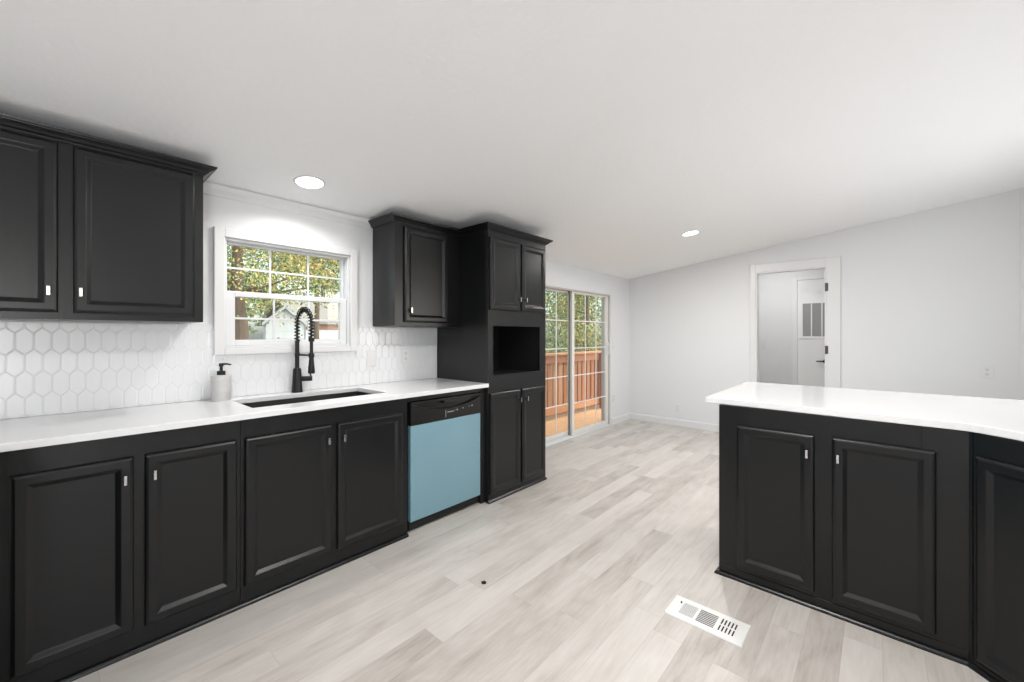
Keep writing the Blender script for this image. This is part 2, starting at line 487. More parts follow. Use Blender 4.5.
# frames for the added, unseen windows that carry the fill light
def added_window(nm, axis, a0, a1, c0, c1):
    r = empty(nm, ((a0 + a1) / 2, YF, c0) if axis == 'y' else (X1, (a0 + a1) / 2, c0), kind='structure')
    b = NB(); am = (a0 + a1) / 2
    for u0, u1, v0, v1 in [(a0, a0 + .05, c0, c1), (a1 - .05, a1, c0, c1), (a0 + .05, a1 - .05, c0, c0 + .05), (a0 + .05, a1 - .05, c1 - .05, c1), (am - .02, am + .02, c0 + .05, c1 - .05)]:
        if axis == 'y': box(b, u0, u1, YF - .02, YF - .0005, v0, v1)
        else: box(b, X1 + .0005, X1 + .02, u0, u1, v0, v1)
    mesh('window_frame', b, 'vinyl', r)


for i_, (n_, a_, b_, c_, d_) in enumerate(ADDED_WINS): added_window('window_%d' % (2 + i_), 'x', a_, b_, c_, d_)  # both windows made up to bring fill light in

# ------------------------------------------------------------------ sliding patio door
d1 = empty('door_1', (0, SY0, 0), kind='structure')
b = NB()
box(b, -.12, .004, SY1 - .022, SY1 - .0005, .0, SZ1 - .0005); box(b, -.12, .004, SY0 + .0005, SY0 + .022, .0, SZ1 - .0005)
box(b, -.12, .004, SY0 + .022, SY1 - .022, SZ1 - .018, SZ1 - .0005)
mesh('door_frame', b, 'frame_shade', d1, bevel=.002)
b = NB(); box(b, -.13, .012, SY0 + .022, SY1 - .022, .0005, .016); box(b, -.055, -.050, SY0 + .022, SY1 - .022, .016, .026); box(b, -.012, -.007, SY0 + .022, SY1 - .022, .016, .028)
mesh('door_sill', b, 'vinyl', d1, bevel=.002)
b = NB()
for s in (1,):   # thin casing on the wall
    box(b, .0005, .010, SY1, SY1 + .026, 0, SZ1 + .026); box(b, .0005, .010, SY0 - .026, SY0, 0, SZ1 + .026); box(b, .0005, .010, SY0, SY1, SZ1, SZ1 + .026)
mesh('door_casing', b, 'trim', d1, bevel=.002)
MID = 4.27
sash(d1, 'fixed_panel', -.088, SY0 + .023, MID + .03, .027, SZ1 - .019, .050, .045, .022, t=.028, nx=3, nz=5, mw=.014, mt='almond')
sp = sash(d1, 'sliding_panel', -.046, MID - .03, SY1 - .023, .029, SZ1 - .019, .052, .045, .022, t=.034, nx=3, nz=5, mw=.014, mt='almond')
b = NB(); box(b, -.050, -.0475, MID - .055, MID - .031, .03, SZ1 - .020); mesh('interlock_strip', b, 'track', d1)
b = NB(); box(b, -.0115, .0, SY1 - .070, SY1 - .030, .985, 1.165)
tube(b, [(-.004, SY1 - .055, 1.0), (.022, SY1 - .055, 1.015), (.026, SY1 - .055, 1.03), (.026, SY1 - .055, 1.12), (.022, SY1 - .055, 1.135), (-.004, SY1 - .055, 1.15)], .007, 8)
tag(mesh('handle', b, 'vinyl', sp, bevel=.002), 'white pull handle')

# ------------------------------------------------------------------ hall doorway (door_2): casing, jamb, hinges, the open slab behind the wall
d2 = empty('door_2', (DX0, YB, 0), kind='structure')
b = NB()
box(b, DX0 - .06, DX0, YB - .018, YB - .0005, 0, DZ + .10); box(b, DX1, DX1 + .125, YB - .018, YB - .0005, 0, DZ + .10)
box(b, DX0, DX1, YB - .018, YB - .0005, DZ, DZ + .10)
mesh('door_casing', b, 'trim', d2, bevel=.003)
b = NB()
box(b, DX0 + .0005, DX0 + .014, YB - .016, YB + .1095, 0, DZ - .0005); box(b, DX1 - .014, DX1 - .0005, YB - .016, YB + .1095, 0, DZ - .0005)
box(b, DX0 + .014, DX1 - .014, YB - .016, YB + .1095, DZ - .014, DZ - .0005)
mesh('door_jamb', b, 'trim', d2, bevel=.002)
for hz in (1.80, 1.095, .25):
    b = NB(); box(b, DX1 - .001, DX1 + .018, YB - .0205, YB - .0182, hz - .045, hz + .045)
    tube(b, [(DX1 - .004, YB - .022, hz - .047), (DX1 - .004, YB - .022, hz + .047)], .0065, 10)
    tag(mesh('hinge', b, 'steel', d2), 'dark metal butt hinge')

# closet door with return air grille on the hall's far wall
d3 = empty('door_3', (1.95, 7.0, 0), kind='structure')
b = NB(); box(b, 1.95, 2.62, 6.965, 6.9995, .012, 2.03); sl_ = mesh('door_slab', b, 'trim', d3, bevel=.003)
b = NB(); box(b, 1.885, 1.944, 6.982, 6.9995, 0, 2.09); box(b, 2.626, 2.685, 6.982, 6.9995, 0, 2.09); box(b, 1.944, 2.626, 6.982, 6.9995, 2.036, 2.09)
mesh('door_casing', b, 'trim', d3, bevel=.002)
gx = [1.997, 2.112, 2.227, 2.342, 2.457]
b = NB(); zA, zB = 1.245, 1.70
box(b, gx[0] - .035, gx[-1] + .035, 6.955, 6.9645, zA - .032, zA); box(b, gx[0] - .035, gx[-1] + .035, 6.955, 6.9645, zB, zB + .03)
for i, g in enumerate(gx):
    wdt = .014 if 0 < i < len(gx) - 1 else .03
    box(b, g - wdt / 2 - (.009 if i == 0 else 0), g + wdt / 2 + (.009 if i == len(gx) - 1 else 0), 6.955, 6.9645, zA, zB)
gr = mesh('return_air_grille', b, 'trim', sl_, bevel=.001)
b = NB()
box(b, gx[0], gx[-1], 6.9615, 6.9648, zA, zB)
for i in range(38):
    z = zA + .006 + (zB - zA - .012) * i / 37
    box(b, gx[0] + .006, gx[-1] - .006, 6.9585, 6.961, z - .0025, z + .0025)
tag(mesh('grille_louvres', b, 'grille', gr if False else sl_), 'grey louvres of the return air grille')
b = NB(); tube(b, [(2.262, 6.964, .905), (2.262, 6.958, .905)], .026, 18); tube(b, [(2.262, 6.958, .905), (2.262, 6.925, .905)], .009, 10)
tube(b, [(2.268, 6.925, .905), (2.20, 6.922, .906), (2.165, 6.926, .905)], [.010, .009, .007], 10)
tag(mesh('lever_handle', b, 'blackmetal', sl_, smooth=True), 'black lever handle')

# ------------------------------------------------------------------ backsplash tile (one surface)
b = NB()
TY0, TY1, TZ0, TZ1 = -.76, 2.150, .9005, 1.318
HW, PITCH, SLANT = .0525, .0960, .027


def clip_copy(src, y0, y1, z0, z1):
    c = src.copy()
    for co, no in [((0, y0, 0), (0, -1, 0)), ((0, y1, 0), (0, 1, 0)), ((0, 0, z0), (0, 0, -1)), ((0, 0, z1), (0, 0, 1))]:
        g = c.verts[:] + c.edges[:] + c.faces[:]
        bmesh.ops.bisect_plane(c, geom=g, plane_co=co, plane_no=no, clear_outer=True)
    return c


src = NB()
for r in range(-1, 6):
    zc = .994 + PITCH * r + .048
    off = HW / 2 if (r % 2) == 1 else 0
    n0 = int((TY0 - .2) / HW)
    for k in range(n0, n0 + 60):
        yc = -.094 + off + k * HW
        if yc > TY1 + .1: break
        hv, hs = (PITCH - SLANT) / 2, (PITCH + SLANT) / 2
        def ring(g, x):
            return [src.verts.new((x, yc + sy * (HW / 2 - g), zc + sz)) for sy, sz in [(-1, -hv), (0, -hs + g * 1.15), (1, -hv), (1, hv), (0, hs - g * 1.15), (-1, hv)]]
        a, c_, d_ = ring(.0004, .0072), ring(.0012, .0080), ring(.0060, .0092)
        for p_, q_ in ((a, c_), (c_, d_)):
            for i in range(6): src.faces.new([p_[i], p_[(i + 1) % 6], q_[(i + 1) % 6], q_[i]]).material_index = 0
        src.faces.new(d_).material_index = 0
full = NB()
tmp = bpy.data.meshes.new('tmp_tile')
for (ya, yb, za, zb) in [(TY0, WY0 - .03, TZ0, TZ1), (WY0 - .03, WY1 + .03, TZ0, WZ0 - .02), (WY1 + .03, TY1, TZ0, TZ1)]:
    c = clip_copy(src, ya, yb, za, zb); c.to_mesh(tmp); c.free(); full.from_mesh(tmp)
    box(full, .0006, .0070, ya, yb, za, zb, 1)
for (ya, yb) in [(.485, WY0 - .052), (WY1 + .052, 1.555)]:      # slim white edge strip on top of the tile
    box(full, .0006, .012, ya, yb, TZ1, TZ1 + .006, 0)
bpy.data.meshes.remove(tmp); src.free()
bs = mesh('tile_backsplash', full, ['tile', 'grout'])
tag(bs, 'white backsplash of raised elongated hexagon tiles behind the sink counter', 'backsplash')

# ------------------------------------------------------------------ left base cabinets
FX = .590
TOP = .8715


def base_unit(y0, y1, doors, label):
    r = empty('base_cabinet', (FX, y0, 0), label=label, cat='cabinet')
    w = y1 - y0 - .0003
    hs = [(a - y0 + .014, c - y0 - .014, .105, .765) for a, c, _ in doors]
    face_frame(r, w, .0, TOP, hs)
    carcass(r, w, FX - .013, .0, TOP - .0, top=False)
    for a, c, ky in doors: door(r, a - y0, c - y0, .092, .780, (ky - y0, .699))
    b = NB(); b2 = [(.0005, y) for y in (0, w)]
    sweep(b, [(.0005, w), (.0005, 0)][::-1], QROUND); mesh('toe_trim', b, 'black', r, local=True)
    return r


base_unit(-.150, .570, [(-.106, .204, .177), (.236, .552, .264)], 'black two-door base cabinet under the bare counter left of the sink')
sink_base = base_unit(.570, 1.470, [(.584, .988, .962), (1.020, 1.428, 1.046)], 'black two-door base cabinet below the sink')
# corner return (mostly outside the picture)
r = empty('base_cabinet', (.64, -.152, 0), rz=R(90), label='black base cabinet of the corner return at the left edge', cat='cabinet')
# local +y -> world -X ; local +x -> world +Y
b = NB(); box(b, -.59, 0, -.62, 0, 0, TOP); mesh('cabinet_body', b, 'black', r, local=True, bevel=.002)
b = NB(); box(b, .0, .004, -.56, -.10, .092, .78); mesh('end_panel', b, 'black', r, local=True, bevel=.002)
# filler panels either side of the dishwasher
b = NB(); box(b, .04, .586, 2.115, 2.149, 0, TOP); box(b, .586, .5895, 2.115, 2.149, .03, TOP - .012); mesh('filler_panel', b, 'black_in', sink_base, bevel=.001)
b = NB(); box(b, .545, .586, 1.473, 2.1135, .838, TOP); box(b, .586, .590, 1.473, 2.1135, .842, TOP - .003); mesh('top_rail', b, 'black', sink_base, bevel=.001)

# ------------------------------------------------------------------ dishwasher
dw = empty('dishwasher', (.3, 1.49, 0), label='dishwasher with black control panel and blue film over its front', cat='dishwasher')
DY0, DY1 = 1.494, 2.104
b = NB(); box(b, .04, .555, DY0 + .008, DY1 - .008, .07, .825); box(b, .08, .14, DY0 + .05, DY0 + .10, 0, .07); box(b, .08, .14, DY1 - .10, DY1 - .05, 0, .07)
mesh('tub', b, 'dwblack', dw, bevel=.004)
b = NB(); box(b, .5555, .592, DY0, DY1, .072, .683); tag(mesh('door', b, 'film', dw, bevel=.005), 'blue film covered dishwasher front')
# control panel with a curved scooped pocket along its upper edge
b = NB()
n = 16; zb_, zt_ = .6845, .832
front, pocket = [], []
def scoop(t): return .058 * max(0, 1 - (2 * t - 1) ** 2) ** .8
fb = []; fs = []; ps = []; ptop = []
for i in range(n + 1):
    t = i / n; y = DY0 + (DY1 - DY0) * t
    zs_ = zt_ - .016 - scoop(t) * 1.0
    fb.append(b.verts.new((.594, y, zb_))); fs.append(b.verts.new((.594, y, zs_)))
    ps.append(b.verts.new((.594 - .030 * min(1, scoop(t) / .03), y, zs_ + .006 * min(1, scoop(t) / .03)))); ptop.append(b.verts.new((.594 - .030 * min(1, scoop(t) / .03), y, zt_ - .0155)))
for i in range(n):
    b.faces.new([fb[i], fb[i + 1], fs[i + 1], fs[i]]); b.faces.new([fs[i], fs[i + 1], ps[i + 1], ps[i]]); b.faces.new([ps[i], ps[i + 1], ptop[i + 1], ptop[i]])
box(b, .556, .594, DY0, DY1, zt_ - .015, zt_)
box(b, .556, .563, DY0, DY1, zb_, zt_ - .0155)
box(b, .563, .5935, DY0, DY0 + .004, zb_, zt_ - .0155); box(b, .563, .5935, DY1 - .004, DY1, zb_, zt_ - .0155)
cp = mesh('control_panel', b, 'dwblack', dw, bevel=0)
b = NB(); box(b, .566, .598, 1.755, 1.865, .795, .815)
mesh('latch_handle', b, 'dwblack', cp, bevel=.005)
for y, wd, z, hh in [(1.772, .004, .70, .048), (1.788, .06, .730, .006), (1.862, .006, .736, .006), (1.872, .010, .734, .009), (1.925, .010, .740, .007), (1.985, .004, .744, .008), (2.008, .016, .746, .008)]:
    b = NB(); box(b, .5938, .5948, y, y + wd, z, z + hh); tag(mesh('button_mark', b, 'grey', cp), 'pale printed mark on the control panel')
b = NB(); box(b, .50, .545, DY0 + .004, DY1 - .004, .0, .069); box(b, .545, .566, DY0 + .004, DY1 - .004, .012, .069); mesh('kick_plate', b, 'black_in', dw, bevel=.002)

# ------------------------------------------------------------------ left counter with sink cut-out
SX0, SX1, SKY0, SKY1 = .112, .490, .648, 1.388
b = NB()
xs = [.0125, SX0, SX1, .635, 1.30]; ys = [-.765, -.125, SKY0, SKY1, 2.1495]
cells(b, xs, ys, .872, .900, lambda i, j: (i == 3 and j == 0) or (i < 3 and not (i == 1 and j == 2)))
ct = mesh('countertop', b, 'quartz', origin=(.0125, .0, .872), bevel=.003)
tag(ct, 'long white quartz worktop with the undermount sink cut-out along the tiled wall', 'countertop')

sk = empty('kitchen_sink', ((SX0 + SX1) / 2, (SKY0 + SKY1) / 2, .66), label='black undermount kitchen sink below the faucet and window', cat='sink')
b = NB()
ax0, ax1, ay0, ay1 = SX0 - .004, SX1 + .004, SKY0 - .004, SKY1 + .004
z0, z1 = .665, .8712
L = []
for ins, z in [(-.02, z1), (-.02, z1 - .008), (.0, z1 - .009), (.010, z0)]:
    pass
outer = [(-.018, z1), (-.018, z1 - .006), (-.004, z1 - .007), (.006, z0 - .006)]
inner = [(-.018, z1), (.0, z1), (.012, z0 + .03), (.04, z0 + .004)]
def rr(ins, z, r_):
    pts = []
    for cx, cy, a0 in [(ax1 - ins - r_, ay1 - ins - r_, 0), (ax0 + ins + r_, ay1 - ins - r_, 90), (ax0 + ins + r_, ay0 + ins + r_, 180), (ax1 - ins - r_, ay0 + ins + r_, 270)]:
        for k in range(5):
            a = R(a0 + 22.5 * k); pts.append(b.verts.new((cx + r_ * math.cos(a), cy + r_ * math.sin(a), z)))
    return pts
rin = [rr(i, z, .016 + max(0, i)) for i, z in inner]; rout = [rr(i, z, .016 + max(0, i)) for i, z in outer]
for seq in (rin, rout):
    for p_, q_ in zip(seq, seq[1:]):
        for k in range(20): b.faces.new([p_[k], p_[(k + 1) % 20], q_[(k + 1) % 20], q_[k]])
b.faces.new(rin[-1]); b.faces.new(rout[-1])
bmesh.ops.remove_doubles(b, verts=b.verts[:], dist=.0002)
mesh('basin', b, 'sink', sk)
b = NB(); lathe(b, ((SX0 + SX1) / 2, (SKY0 + SKY1) / 2 - .1, z0 + .0045), [(.055, 0), (.055, .003), (.045, .004), (.04, .0015), (.0, .0015)]); mesh('drain', b, 'chrome', sk, smooth=True)

# ------------------------------------------------------------------ faucet (spring neck)
FXX, FYY, FZ = .058, 1.015, .9003
fa = empty('kitchen_faucet', (FXX, FYY, FZ), label='matte black spring neck pull-down faucet standing behind the sink', cat='faucet')
b = NB(); lathe(b, (FXX, FYY, FZ), [(.0325, 0), (.0325, .004), (.031, .008), (.0235, .145), (.0195, .149), (.0195, .152)])
mesh('faucet_base', b, 'blackmetal', fa, smooth=True)
b = NB(); tube(b, [(FXX, FYY, FZ + .150), (FXX, FYY, FZ + .322)], .0125, 16); tube(b, [(FXX, FYY, FZ + .318), (FXX, FYY, FZ + .326)], .0150, 16)
mesh('riser_pipe', b, 'blackmetal', fa, smooth=True)
# arch: from riser up and over to +X (slightly towards +y)
dirx = Vector((.97, .24, 0)).normalized(); reach = .138
arch = []
za = FZ + .326; ztop = FZ + .520
for k in range(9): arch.append(Vector((FXX, FYY, za + (.095) * k / 8)))
rr_ = reach / 2
for k in range(1, 24):
    a = math.pi * k / 24
    arch.append(Vector((FXX, FYY, za + .095)) + dirx * (rr_ - rr_ * math.cos(a)) + Vector((0, 0, 1)) * (math.sin(a) * .100))
for k in range(9): arch.append(Vector((FXX, FYY, za + .095 - .085 * k / 8)) + dirx * reach)
b = NB(); tube(b, arch, .0065, 10); mesh('inner_hose', b, 'blackmetal', fa, smooth=True)
# spring coil around the arch
cum = [0]
for p_, q_ in zip(arch, arch[1:]): cum.append(cum[-1] + (q_ - p_).length)
turns = 22; npts = turns * 14; coil = []
side = Vector((-dirx.y, dirx.x, 0))
for k in range(npts + 1):
    s_ = cum[-1] * k / npts
    i = max(j for j in range(len(cum)) if cum[j] <= s_ + 1e-9); i = min(i, len(arch) - 2)
    f_ = (s_ - cum[i]) / max(1e-9, cum[i + 1] - cum[i]); p_ = arch[i].lerp(arch[i + 1], f_); t_ = (arch[i + 1] - arch[i]).normalized()
    nrm = side.cross(t_).normalized(); a = 2 * math.pi * turns * k / npts
    coil.append(p_ + (side * math.cos(a) + nrm * math.sin(a)) * .0138)
b = NB(); tube(b, coil, .0040, 6); mesh('spring_coil', b, 'blackmetal', fa, smooth=True)
hx = Vector((FXX, FYY, 0)) + dirx * reach; ztip = arch[-1].z
b = NB()
lathe(b, (hx.x, hx.y, 0), [(.013, ztip + .008), (.017, ztip + .004), (.017, ztip - .014), (.010, ztip - .018), (.0095, ztip - .085), (.016, ztip - .088), (.0165, ztip - .112), (.012, ztip - .116), (.0135, ztip - .122), (.0205, ztip - .205), (.019, ztip - .212), (.0, ztip - .212)][::-1], 20)
mesh('spray_head', b, 'blackmetal', fa, smooth=True)
b = NB(); za_ = ztip - .100
tube(b, [(FXX, FYY, za_), (hx.x - dirx.x * .013, hx.y - dirx.y * .013, za_)], .006, 10); tube(b, [(FXX, FYY, za_ - .010), (FXX, FYY, za_ + .010)], .0148, 14)
mesh('support_arm', b, 'blackmetal', fa, smooth=True)
b = NB(); hd = Vector((.45, .89, 0)).normalized(); hz_ = FZ + .083
c0 = Vector((FXX, FYY, hz_)); tube(b, [c0 + hd * .018, c0 + hd * .070], .0160, 16); tube(b, [c0 + hd * .070, c0 + hd * .086], [.0160, .0145], 16)
tube(b, [c0 + hd * .078 + Vector((0, 0, .010)), c0 + hd * .074 + Vector((0, 0, .04)), c0 + hd * .064 + Vector((0, 0, .075))], [.0055, .005, .0045], 8)
mesh('lever_handle', b, 'blackmetal', fa, smooth=True)

# ------------------------------------------------------------------ soap dispenser
sx, sy, sz = .086, .608, .9003
so_ = empty('soap_dispenser', (sx, sy, sz), label='round grey marble soap dispenser with black pump beside the sink', cat='soap dispenser')
b = NB(); lathe(b, (sx, sy, sz), [(.0455, 0), (.047, .003), (.047, .132), (.045, .137), (.040, .1395), (.020, .1402), (.0, .1402)], 36)
mesh('jar', b, 'marble', so_, smooth=True)
b = NB(); lathe(b, (sx, sy, sz + .1403), [(.020, 0), (.020, .020), (.017, .022), (.0075, .0225), (.0075, .045), (.011, .046), (.011, .062), (.009, .064), (0, .064)], 22)
tube(b, [(sx, sy, sz + .199), (sx + .018, sy + .022, sz + .200), (sx + .032, sy + .038, sz + .196)], [.006, .005, .004], 8)
mesh('pump', b, 'blackmetal', so_, smooth=True)

# ------------------------------------------------------------------ upper cabinets
UF = .308


def upper(y0, y1, doors, label, ends, zb=1.324, ztop=2.040):
    r = empty('wall_cabinet', (UF, y0, zb), label=label, cat='cabinet')
    r.matrix_basis = Matrix.Translation((UF, y0, 0)); r.location = (UF, y0, 0)
    w = y1 - y0
    face_frame(r, w, zb, 2.052, [(a - y0 + .014, c - y0 - .014, 1.375, 2.01) for a, c, _ in doors])
    carcass(r, w, UF - .0135, zb, 2.050, shelves=(1.70,))
    for a, c, kk in doors: door(r, a - y0, c - y0, 1.352, ztop, (kk - y0, 1.436))
    path = []
    if ends[0]: path += [(-UF + .013, 0)]
    path += [(0, 0), (0, w)]
    if ends[1]: path += [(-UF + .013, w)]
    b = NB(); sweep(b, path if not (ends[0] and not ends[1]) else path, [(o, z) for o, z in CROWN])
    # 'out' is to the right of travel: travelling +y the right side is +x
    box(b, -UF + .013, 0, 0, w, 2.052, 2.060)
    mesh('crown_molding', b, 'black', r, local=True)
    return r


upper(-.470, .484, [(-.420, .004, -.022), (.046, .447, .066)], 'black two-door wall cabinet hung left of the window', (False, True))
upper(1.558, 2.150, [(1.628, 2.015, 1.668)], 'black single-door wall cabinet hung right of the window', (True, False), ztop=2.024)

# ------------------------------------------------------------------ tall cabinet with open niche
TF = .622
ty0, ty1 = 2.1505, 2.862
tc_ = empty('pantry_cabinet', (TF, ty0, 0), label='tall black pantry cabinet with an open microwave niche between its doors', cat='cabinet')
wv = ty1 - ty0
Y = lambda y: y - ty0
face_frame(tc_, wv, .020, 2.052, [(Y(2.18), Y(2.495), 1.47, 1.98), (Y(2.54), Y(2.82), 1.47, 1.98), (Y(2.207), Y(2.779), .953, 1.331), (Y(2.18), Y(2.495), .08, .80), (Y(2.54), Y(2.82), .08, .80)])
carcass(tc_, wv, TF - .0135, .020, 2.050)
b = NB()   # niche box
f0 = -.0197; n0, n1, nz0, nz1, nd = Y(2.196), Y(2.790), .945, 1.340, -.50
box(b, nd, f0, n0, n1, nz0 - .012, nz0); box(b, nd, f0, n0, n1, nz1, nz1 + .012)
box(b, nd, f0, n0 - .012, n0, nz0 - .012, nz1 + .012); box(b, nd, f0, n1, n1 + .012, nz0 - .012, nz1 + .012); box(b, nd - .01, nd, n0 - .012, n1 + .012, nz0 - .012, nz1 + .012)
tag(mesh('niche', b, 'black_in', tc_, local=True), 'open black microwave niche')
for a, c, z0, z1, kk, kz in [(2.163, 2.507, 1.452, 2.000, 2.480, 1.545), (2.526, 2.842, 1.455, 2.000, 2.556, 1.545), (2.165, 2.508, .062, .822, 2.484, .742), (2.530, 2.842, .062, .822, 2.568, .742)]:
    door(tc_, Y(a), Y(c), z0, z1, (Y(kk), kz))
b = NB(); sweep(b, [(-TF + .013, 0), (0, 0), (0, wv), (-TF + .013, wv)], CROWN)
box(b, -TF + .013, 0, 0, wv, 2.053, 2.062); mesh('crown_molding', b, 'black', tc_, local=True)
b = NB(); box(b, -TF + .013, -.02, .004, wv - .004, 0, .0195); sweep(b, [(-.019, 0), (-.019, wv)], [(0, 0), (.034, 0), (.034, .005), (.030, .012), (.022, .018), (0, .0195)])
mesh('base_trim', b, 'black', tc_, local=True)

# ------------------------------------------------------------------ peninsula
PR = R(-90 - 1.0)
PX0, PY0 = 2.164, 2.344
pe = empty('base_cabinet', (PX0, PY0, 0), rz=PR, label='black two-door peninsula cabinet under the white breakfast bar, with a free end', cat='cabinet')
PW = .888; PT = .8915
face_frame(pe, PW, .0, PT, [(.105, .395, .09, .785), (.485, .785, .09, .785)])
carcass(pe, PW, .60, 0, PT, top=False)
door(pe, .088, .410, .077, .797, (.384, .714))
door(pe, .474, .800, .075, .800, (.496, .714))
b = NB(); sweep(b, [(-.60, -.0005), (.0005, -.0005), (.0005, PW)], QROUND); sweep(b, [(.0005, .0), (.0005, PW)], [(0, .045), (.003, .045), (.003, .05), (0, .052)])
mesh('toe_trim', b, 'black', pe, local=True)
b = NB(); box(b, -.02, .0035, PW - .13, PW - .0005, .052, PT - .002); mesh('corner_stile', b, 'black', pe, local=True, bevel=.0015)

# angled cabinet after the bend
cx, cy = PX0 + PW * math.cos(R(1.0)) + .0002, PY0 - PW * math.sin(R(1.0))
an = empty('base_cabinet', (cx, cy, 0), rz=R(-135), label='black angled base cabinet at the bend of the breakfast bar', cat='cabinet')
AW = .50
face_frame(an, AW, 0, PT, [(.05, AW - .05, .06, .79)])
b = NB()   # wedge-shaped body behind the angled face
box(b, -.10, -.0195, .03, AW - .01, .0, PT - .002); mesh('cabinet_body', b, 'black', an, local=True)
door(an, .030, AW - .04, .045, .806, (AW - .07, .714))
b = NB(); sweep(b, [(.0005, .0), (.0005, AW)], QROUND); sweep(b, [(.0005, .012), (.0005, AW)], [(0, .0), (.003, .0), (.003, .03), (0, .032)])
mesh('toe_trim', b, 'black', an, local=True)
b = NB(); box(b, -.018, .004, -.0030, .012, .018, PT - .001); mesh('corner_stile', b, 'black', an, local=True, bevel=.001)
ex, ey = cx + AW * math.cos(R(-45)), cy + AW * math.sin(R(-45))
b = NB()
poly = [(2.088, 2.366), (2.086, 3.345), (X1 - .012, 3.345), (X1 - .012, ey - .012), (ex - .010, ey - .012), (ex - .028, ey + .010), (3.150, 2.236), (3.085, 2.294), (3.052, 2.314), (3.015, 2.321)]
prism(b, poly[::-1], .8925, .9225)
bt = mesh('countertop', b, 'quartz', origin=(2.6, 2.8, .8925), bevel=.003)
tag(bt, 'white quartz breakfast bar top of the peninsula on the right', 'countertop')
# ------------------------------------------------------------------ floor register
vr = empty('floor_register', (2.225, 1.922, 0), label='white slotted floor register lying in the plank floor', cat='vent')
b = NB()
x0, x1, y0, y1 = -.153, .153, -.076, .076
# plate with three slot fields: mesh field, long slots, short slots
fields = [(-.105, -.045, -.045, .045), (-.030, .035, -.048, .048), (.055, .122, -.045, .045)]
holes = []
for i in range(8):
    ya = -.047 + .0120 * i; holes.append((-.034, .040, ya, ya + .0078))
for i in range(5):
    xa = .056 + .0135 * i
    for (ya, yb) in [(-.045, -.004), (.004, .045)]: holes.append((xa, xa + .0062, ya, yb))
xs = sorted({x0, x1, *[h[0] for h in holes], *[h[1] for h in holes]}); ys = sorted({y0, y1, *[h[2] for h in holes], *[h[3] for h in holes]})
def keepv(i, j):
    cx_, cy_ = (xs[i] + xs[i + 1]) / 2, (ys[j] + ys[j + 1]) / 2
    return not any(h[0] < cx_ < h[1] and h[2] < cy_ < h[3] for h in holes)
cells(b, xs, ys, .0045, .0062, keepv)
sweep(b, [(x0, y0), (x0, y1), (x1, y1), (x1, y0), (x0, y0)][::-1], [(0, .0062), (.004, .0045), (.006, .0003), (0, .0003)])
mesh('plate', b, 'vent', vr, local=True)
b = NB(); box(b, x0 + .02, x1 - .02, y0 + .012, y1 - .012, .0004, .0012); tag(mesh('duct_shadow_plate', b, 'slot', vr, local=True), 'dark plate standing in for the shade below the slots')  # flat dark sheet paints the shade under the slots
b = NB()
for i in range(12): box(b, -.106, -.046, -.044 + .0076 * i, -.044 + .0076 * i + .0022, .0062, .0072)
for i in range(8): box(b, -.106 + .0083 * i, -.106 + .0083 * i + .0016, -.044, .0418, .0062, .0070)
mesh('damper_mesh', b, 'grey', vr, local=True)
b = NB(); tube(b, [(-.118, .030, .006), (-.118, .030, .013)], .004, 8); mesh('damper_lever', b, 'steel', vr, local=True)

b = NB(); prism(b, [(1.288, 1.443), (1.300, 1.436), (1.312, 1.447), (1.309, 1.458), (1.294, 1.460)], .0003, .006)
tag(mesh('debris', b, 'scrap', origin=(1.3, 1.45, 0)), 'tiny black scrap lying alone on the plank floor', 'debris')

# ------------------------------------------------------------------ outlets and switches


def plate_on(kind, name, c, axis, label, w=.072, h=.116, x0=None):
    """axis 'x': on a wall facing +x ; 'y': on a wall facing -y"""
    rz = 0 if axis == 'x' else R(-90)
    r = empty(name, c, rz=rz, label=label, cat='outlet' if kind == 'outlet' else 'light switch', group='white wall plates')
    b = NB(); ringpanel(b, -w / 2, w / 2, -h / 2, h / 2, [(0, .003), (.003, .0058), (.006, .0062)], .0003); mesh('cover_plate', b, 'plate', r, local=True)
    if kind == 'outlet':
        for s in (-1, 1):
            b = NB(); box(b, .0063, .0082, -.017, .017, s * .021 - .0145, s * .021 + .0145); k = mesh('socket', b, 'plate', r, local=True, bevel=.003)
            b = NB()
            for yy in (-.0065, .0065): box(b, .0082, .0086, yy - .0014, yy + .0014, s * .021 - .002, s * .021 + .008)
            box(b, .0082, .0086, -.0022, .0022, s * .021 - .0105, s * .021 - .006)
            mesh('slots', b, 'slot', k, local=True)
    else:
        b = NB(); ringpanel(b, -.0165, .0165, -.033, .033, [(0, .0075), (.002, .0085), (.012, .0095)], .0063); mesh('rocker', b, 'plate', r, local=True)
    return r


plate_on('switch', 'light_switch', (.0100, 1.548, 1.090), 'x', 'white wall switch on the tile just right of the window')
plate_on('outlet', 'wall_outlet', (.0100, 1.838, 1.096), 'x', 'white wall outlet on the tile under the right wall cabinet')
plate_on('switch', 'light_switch', (.0003, 5.275, 1.125), 'x', 'white wall switch right of the sliding door handle')
plate_on('outlet', 'wall_outlet', (.0003, 5.275, .370), 'x', 'white wall outlet low beside the sliding door')
plate_on('outlet', 'wall_outlet', (.716, YB - .0003, .248), 'y', 'white wall outlet low on the back wall left of the doorway')
plate_on('outlet', 'wall_outlet', (3.549, YB - .0003, .918), 'y', 'white wall outlet on the back wall above the breakfast bar', w=.085)
plate_on('switch', 'light_switch', (1.524, 6.9997, 1.115), 'y', 'white wall switch in the hall seen through the doorway')

# ------------------------------------------------------------------ recessed ceiling lights
tilt = math.atan(.126)


